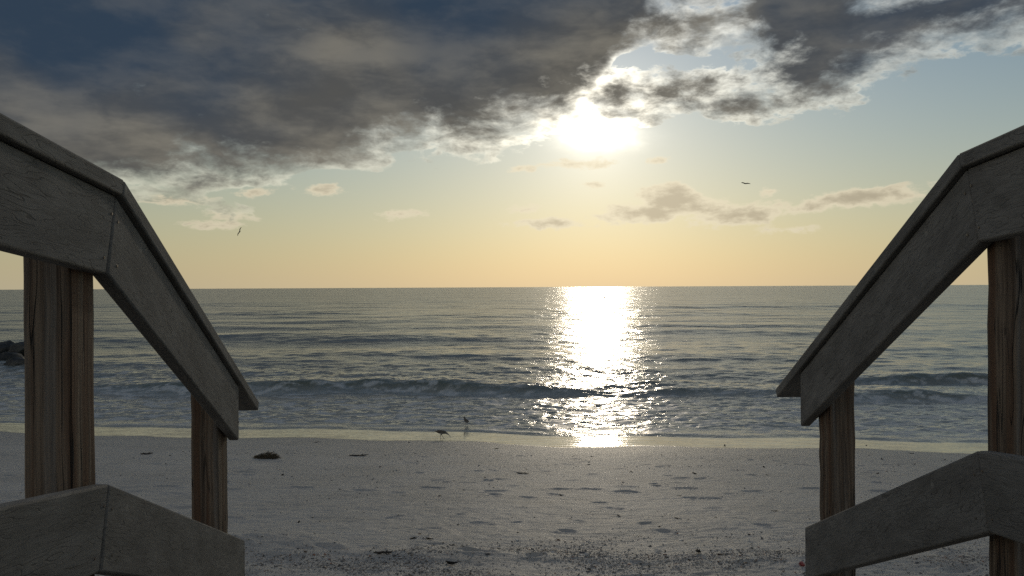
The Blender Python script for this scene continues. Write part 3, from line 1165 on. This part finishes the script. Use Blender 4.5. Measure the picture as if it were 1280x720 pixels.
def shell_mesh(mat):
    """one valve of a scallop-like shell: a ribbed dome with a hinge"""
    bm = bmesh.new()
    rings = []
    for i in range(1, 6):
        t_ = i / 5
        row = []
        for k in range(15):
            a = rad(-115 + 230 * k / 14)
            r0 = t_ * (1 + 0.05 * (-1) ** k * t_)
            row.append(bm.verts.new((r0 * math.cos(a) * 1.05 - 0.5 + 0.35 * t_, r0 * math.sin(a) * 0.9, 0.42 * math.sin(min(1, 1.25 - t_ * 1.2) * 1.5708) * (0.55 + 0.45 * (1 - abs(t_ - 0.4))) + 0.02 * (-1) ** k)))
        rings.append(row)
    hub = bm.verts.new((-0.72, 0, 0.30))
    for k in range(14):
        bm.faces.new((hub, rings[0][k], rings[0][k + 1]))
    for i in range(4):
        for k in range(14):
            bm.faces.new((rings[i][k], rings[i + 1][k], rings[i + 1][k + 1], rings[i][k + 1]))
    return finish(bm, 'shell', mat)


shs = [shell_mesh(m) for m, _n in SHELLS]
_r = np.random.RandomState(12)


def wrack(x):
    return 4.84 + 0.06 * x + 0.15 * math.sin(x * 1.7)


n_sh = 0
while n_sh < 130:
    x = _r.uniform(-3.4, 4.6)
    y = wrack(x) + _r.normal(0, 0.45)
    if y < 4.1 or y > 6.4:
        continue
    z = float(beach_z(np.array([x]), np.array([y]))[0])
    kq = int(_r.choice([0, 1, 1, 2]))
    o = link('shell', shs[kq])
    s_ = _r.uniform(0.010, 0.021)
    o.location = (x, y, z - s_ * 0.06)
    o.scale = (s_, s_, s_)
    o.rotation_euler = (_r.normal(0, 0.35), _r.normal(0, 0.35), _r.uniform(0, 6.28))
    cn = SHELLS[kq][1]
    tag(o, 'small weathered %s shell in the line of shell fragments across the sand' % cn, 'shell', '%s shells in the shell line' % cn)
    n_sh += 1
m_red = plain('red_plastic', (0.36, 0.07, 0.06), 0.5, 0.25, 80.0)
o = link('bottle_cap', None)
bm = bmesh.new()
bmesh.ops.create_cone(bm, cap_ends=True, segments=24, radius1=0.016, radius2=0.0145, depth=0.014)
for v in bm.verts:
    pass
me = finish(bm, 'cap_shell', m_red)
o.location = sand_pt(1001, 707) + Vector((0, 0, 0.009))
o.rotation_euler = (0.5, 0.2, 0.4)
tag(o, 'small faded red plastic cap beside the end of the shaded lower rail', 'cap')
link('cap_top', me, None, o)
bm = bmesh.new()
for k in range(24):
    a = k / 24 * 6.2832
    r = bmesh.ops.create_cube(bm, size=1.0)['verts']
    bmesh.ops.scale(bm, vec=(0.0012, 0.0016, 0.009), verts=r)
    bmesh.ops.rotate(bm, cent=(0, 0, 0), matrix=Matrix.Rotation(a, 3, 'Z'), verts=r)
    bmesh.ops.translate(bm, vec=(0.0158 * math.cos(a), 0.0158 * math.sin(a), -0.001), verts=r)
link('grip_ridges', finish(bm, 'grip_ridges', m_red), None, o)

# crushed shell, too many bits to count
m_hash, p, _ = new_mat('shell_fragments')
g = E.nt.nodes.new('ShaderNodeNewGeometry')
ri = E(g.outputs['Random Per Island'])
c = mixc(sstep(ri, 0.30, 0.62), (0.12, 0.105, 0.09), (0.46, 0.41, 0.355))
c = mixc(sstep(ri, 0.80, 0.86), c, (0.60, 0.56, 0.50))
c = mixc(sstep(ri, 0.955, 0.965), c, (0.33, 0.15, 0.085))
setin(p, 'Base Color', c)
setin(p, 'Roughness', 0.55)
NB = 90000
hx = _r.uniform(-4.6, 5.6, NB)
band = _r.rand(NB)
core = np.array([wrack(v) for v in hx])
hy_ = np.where(band < 0.62, core + _r.normal(0, 0.26, NB), np.where(band < 0.90, core - 0.15 + _r.normal(0, 0.42, NB), _r.uniform(4.0, 10.8, NB)))
# drifts: keep more where a slow noise is high
keepm = (_r.rand(NB) < 0.10 + 1.2 * ss(fbm(hx * 1.1, hy_ * 2.2, 3), -0.2, 0.4)) & (hy_ > 3.9) & (hy_ < 11.0)
hx, hy_ = hx[keepm], hy_[keepm]
NB = len(hx)
hz_ = beach_z(hx, hy_)
size = _r.lognormal(math.log(0.0036), 0.5, NB) * (1 + 0.10 * np.clip(hy_ - 5.5, 0, 5))
tet = np.array([[1, 0, 0], [-0.5, 0.87, 0], [-0.5, -0.87, 0], [0, 0, 1], [0, 0, -0.6]], float)
tri = np.array([[0, 1, 3], [1, 2, 3], [2, 0, 3], [1, 0, 4], [2, 1, 4], [0, 2, 4]])
an = _r.uniform(0, 6.28, NB)
ti = _r.normal(0, 0.35, NB)
st = _r.uniform(0.55, 1.5, NB)
fl = _r.uniform(0.2, 0.55, NB)
V = np.repeat(tet[None], NB, 0)
V[:, :, 0] *= st[:, None]
V[:, :, 2] *= fl[:, None]
V += _r.normal(0, 0.16, V.shape)
cz, sz_ = np.cos(ti)[:, None], np.sin(ti)[:, None]
vx, vz = V[:, :, 0] * cz - V[:, :, 2] * sz_, V[:, :, 0] * sz_ + V[:, :, 2] * cz
ca_, sa_ = np.cos(an)[:, None], np.sin(an)[:, None]
VX = (vx * ca_ - V[:, :, 1] * sa_) * size[:, None] + hx[:, None]
VY = (vx * sa_ + V[:, :, 1] * ca_) * size[:, None] + hy_[:, None]
VZ = vz * size[:, None] + hz_[:, None] + size[:, None] * 0.15
co = np.stack([VX, VY, VZ], -1).reshape(-1, 3)
fa = (tri[None] + (np.arange(NB) * 5)[:, None, None]).reshape(-1, 3)
me = bpy.data.meshes.new('shell_fragments')
me.from_pydata(co.tolist(), [], fa.tolist())
me.update()
o = link('shell_fragments', me, m_hash)
tag(o, 'scattered crushed shell fragments and grit across the sand', 'shell fragments', kind='stuff')

# ================================================================== birds
m_bird, p, _ = new_mat('bird_plumage')
_, _, bz_ = sep(objco())
bn = noise(objco(), 60.0, 3.0, 0.6)
setin(p, 'Base Color', mixc(sstep(bz_ + (bn - 0.5) * 0.02, 0.085, 0.115), (0.42, 0.39, 0.35), mixc(sstep(bn, 0.4, 0.6), (0.085, 0.070, 0.056), (0.17, 0.145, 0.115))))
setin(p, 'Roughness', 0.8)
m_leg = plain('bird_leg', (0.05, 0.045, 0.04), 0.6)


def skin_object(name, nodes, edges, mat, levels=2):
    me = bpy.data.meshes.new(name)
    me.from_pydata([n_[:3] for n_ in nodes], edges, [])
    ob = link(name, me, mat)
    sk = ob.modifiers.new('skin', 'SKIN')
    for v, n_ in zip(me.skin_vertices[0].data, nodes):
        v.radius = (n_[3], n_[4] if len(n_) > 4 else n_[3])
    me.skin_vertices[0].data[0].use_root = True
    su = ob.modifiers.new('subsurf', 'SUBSURF')
    su.levels = su.render_levels = levels
    return ob


def shore_bird(loc, rz, feeding, label, L_=0.25):
    k = L_ / 0.25
    if feeding:
        body = [(0, 0, .115, .040), (-.055, 0, .122, .034), (-.105, 0, .128, .014, .008), (-.135, 0, .130, .008, .003), (.050, 0, .110, .034),
                (.085, 0, .098, .018), (.108, 0, .086, .017), (.124, 0, .076, .010), (.145, 0, .054, .0042), (.172, 0, .022, .0022)]
    else:
        body = [(0, 0, .115, .040), (-.050, 0, .112, .034), (-.100, 0, .104, .014, .008), (-.130, 0, .100, .008, .003), (.045, 0, .128, .034),
                (.068, 0, .160, .017), (.080, 0, .186, .018), (.098, 0, .186, .010), (.125, 0, .180, .0042), (.152, 0, .174, .0022)]
    ed = [(0, 1), (1, 2), (2, 3), (0, 4), (4, 5), (5, 6), (6, 7), (7, 8), (8, 9)]
    legs = []
    for s_, ph in ((1, 0.03), (-1, -0.022)):
        i0 = len(body)
        body += [(0.0, 0.014 * s_, .085, .012), (-0.012 + ph * 0.4, 0.015 * s_, .055, .0045), (0.004 + ph, 0.015 * s_, .004, .0035), (0.024 + ph, 0.015 * s_, .002, .003)]
        ed += [(0, i0), (i0, i0 + 1), (i0 + 1, i0 + 2), (i0 + 2, i0 + 3)]
    ob = skin_object('shorebird', body, ed, m_bird)
    ob.location = loc
    ob.scale = (k, k, k)
    ob.rotation_euler = (0, 0, rz)
    tag(ob, label, 'bird')
    return ob


P = sand_pt(551, 548)
shore_bird(P, -0.1, True, 'small brown shorebird probing the wet sand with its bill down', 0.22)
P = water_pt(582, 531)
P.z = float(beach_z(np.array([P.x]), np.array([P.y]))[0])
P.z = WATER - 0.02
shore_bird(P, 2.2, False, 'small grey shorebird standing upright in the shallow foam', 0.20)


def flying_bird(loc, rot, label, span):
    b = span
    n_ = [(0, 0, 0, .050, .045), (0, -.11, .0, .040, .035), (0, -.21, .0, .020, .012), (0, -.27, 0, .030, .006), (0, .09, .005, .040), (0, .15, .012, .030), (0, .19, .010, .014), (0, .225, .004, .006)]
    ed = [(0, 1), (1, 2), (2, 3), (0, 4), (4, 5), (5, 6), (6, 7)]
    for s_ in (1, -1):
        i0 = len(n_)
        n_ += [(.10 * s_, .025, .020, .012, .050), (.24 * s_, .055, .060, .010, .052), (.38 * s_, .010, .050, .008, .038), (.50 * s_, -.055, .025, .004, .014)]
        ed += [(0, i0), (i0, i0 + 1), (i0 + 1, i0 + 2), (i0 + 2, i0 + 3)]
    ob = skin_object('flying_bird', n_, ed, m_fly)
    ob.location = loc
    ob.scale = (b, b, b)
    ob.rotation_euler = rot
    tag(ob, label, 'bird')
    return ob


m_fly = plain('gull_plumage', (0.06, 0.055, 0.05), 0.8, 0.3, 12.0)


def sky_pt(x, y, d):
    hy = 362.0 - 0.0049 * x
    return Vector(((x - 640) / F * d, d, (hy - y) / F * d))


flying_bird(sky_pt(300, 289.5, 85), (0.15, rad(-68), 0.5), 'dark seabird banking steeply with its wings upright below the cloud deck', 1.05)
flying_bird(sky_pt(932.5, 229.5, 90), (0.0, rad(4), 0.35), 'dark seabird gliding level with wings spread above the small low clouds', 1.25)

# a slim channel marker post far out in the glitter
mk = tag(link('channel_marker', None), 'thin dark marker post standing out at sea in the sun glitter', 'marker')
mk.location = water_pt(755, 377)
bm = bmesh.new()
tube(bm, [Vector((0, 0, -0.6)), Vector((0, 0, 0.2)), Vector((0.01, 0, 0.75))], [0.09, 0.085, 0.075], 10)
link('pile', finish(bm, 'pile', m_drift), None, mk)
bm = bmesh.new()
bmesh.ops.create_cube(bm, size=1.0)
bmesh.ops.scale(bm, vec=(0.34, 0.03, 0.16), verts=bm.verts)
bmesh.ops.translate(bm, vec=(0.01, -0.09, 0.68), verts=bm.verts)
bmesh.ops.bevel(bm, geom=list(bm.edges), offset=0.008, segments=1, affect='EDGES')
link('board', finish(bm, 'board', m_drift), None, mk)
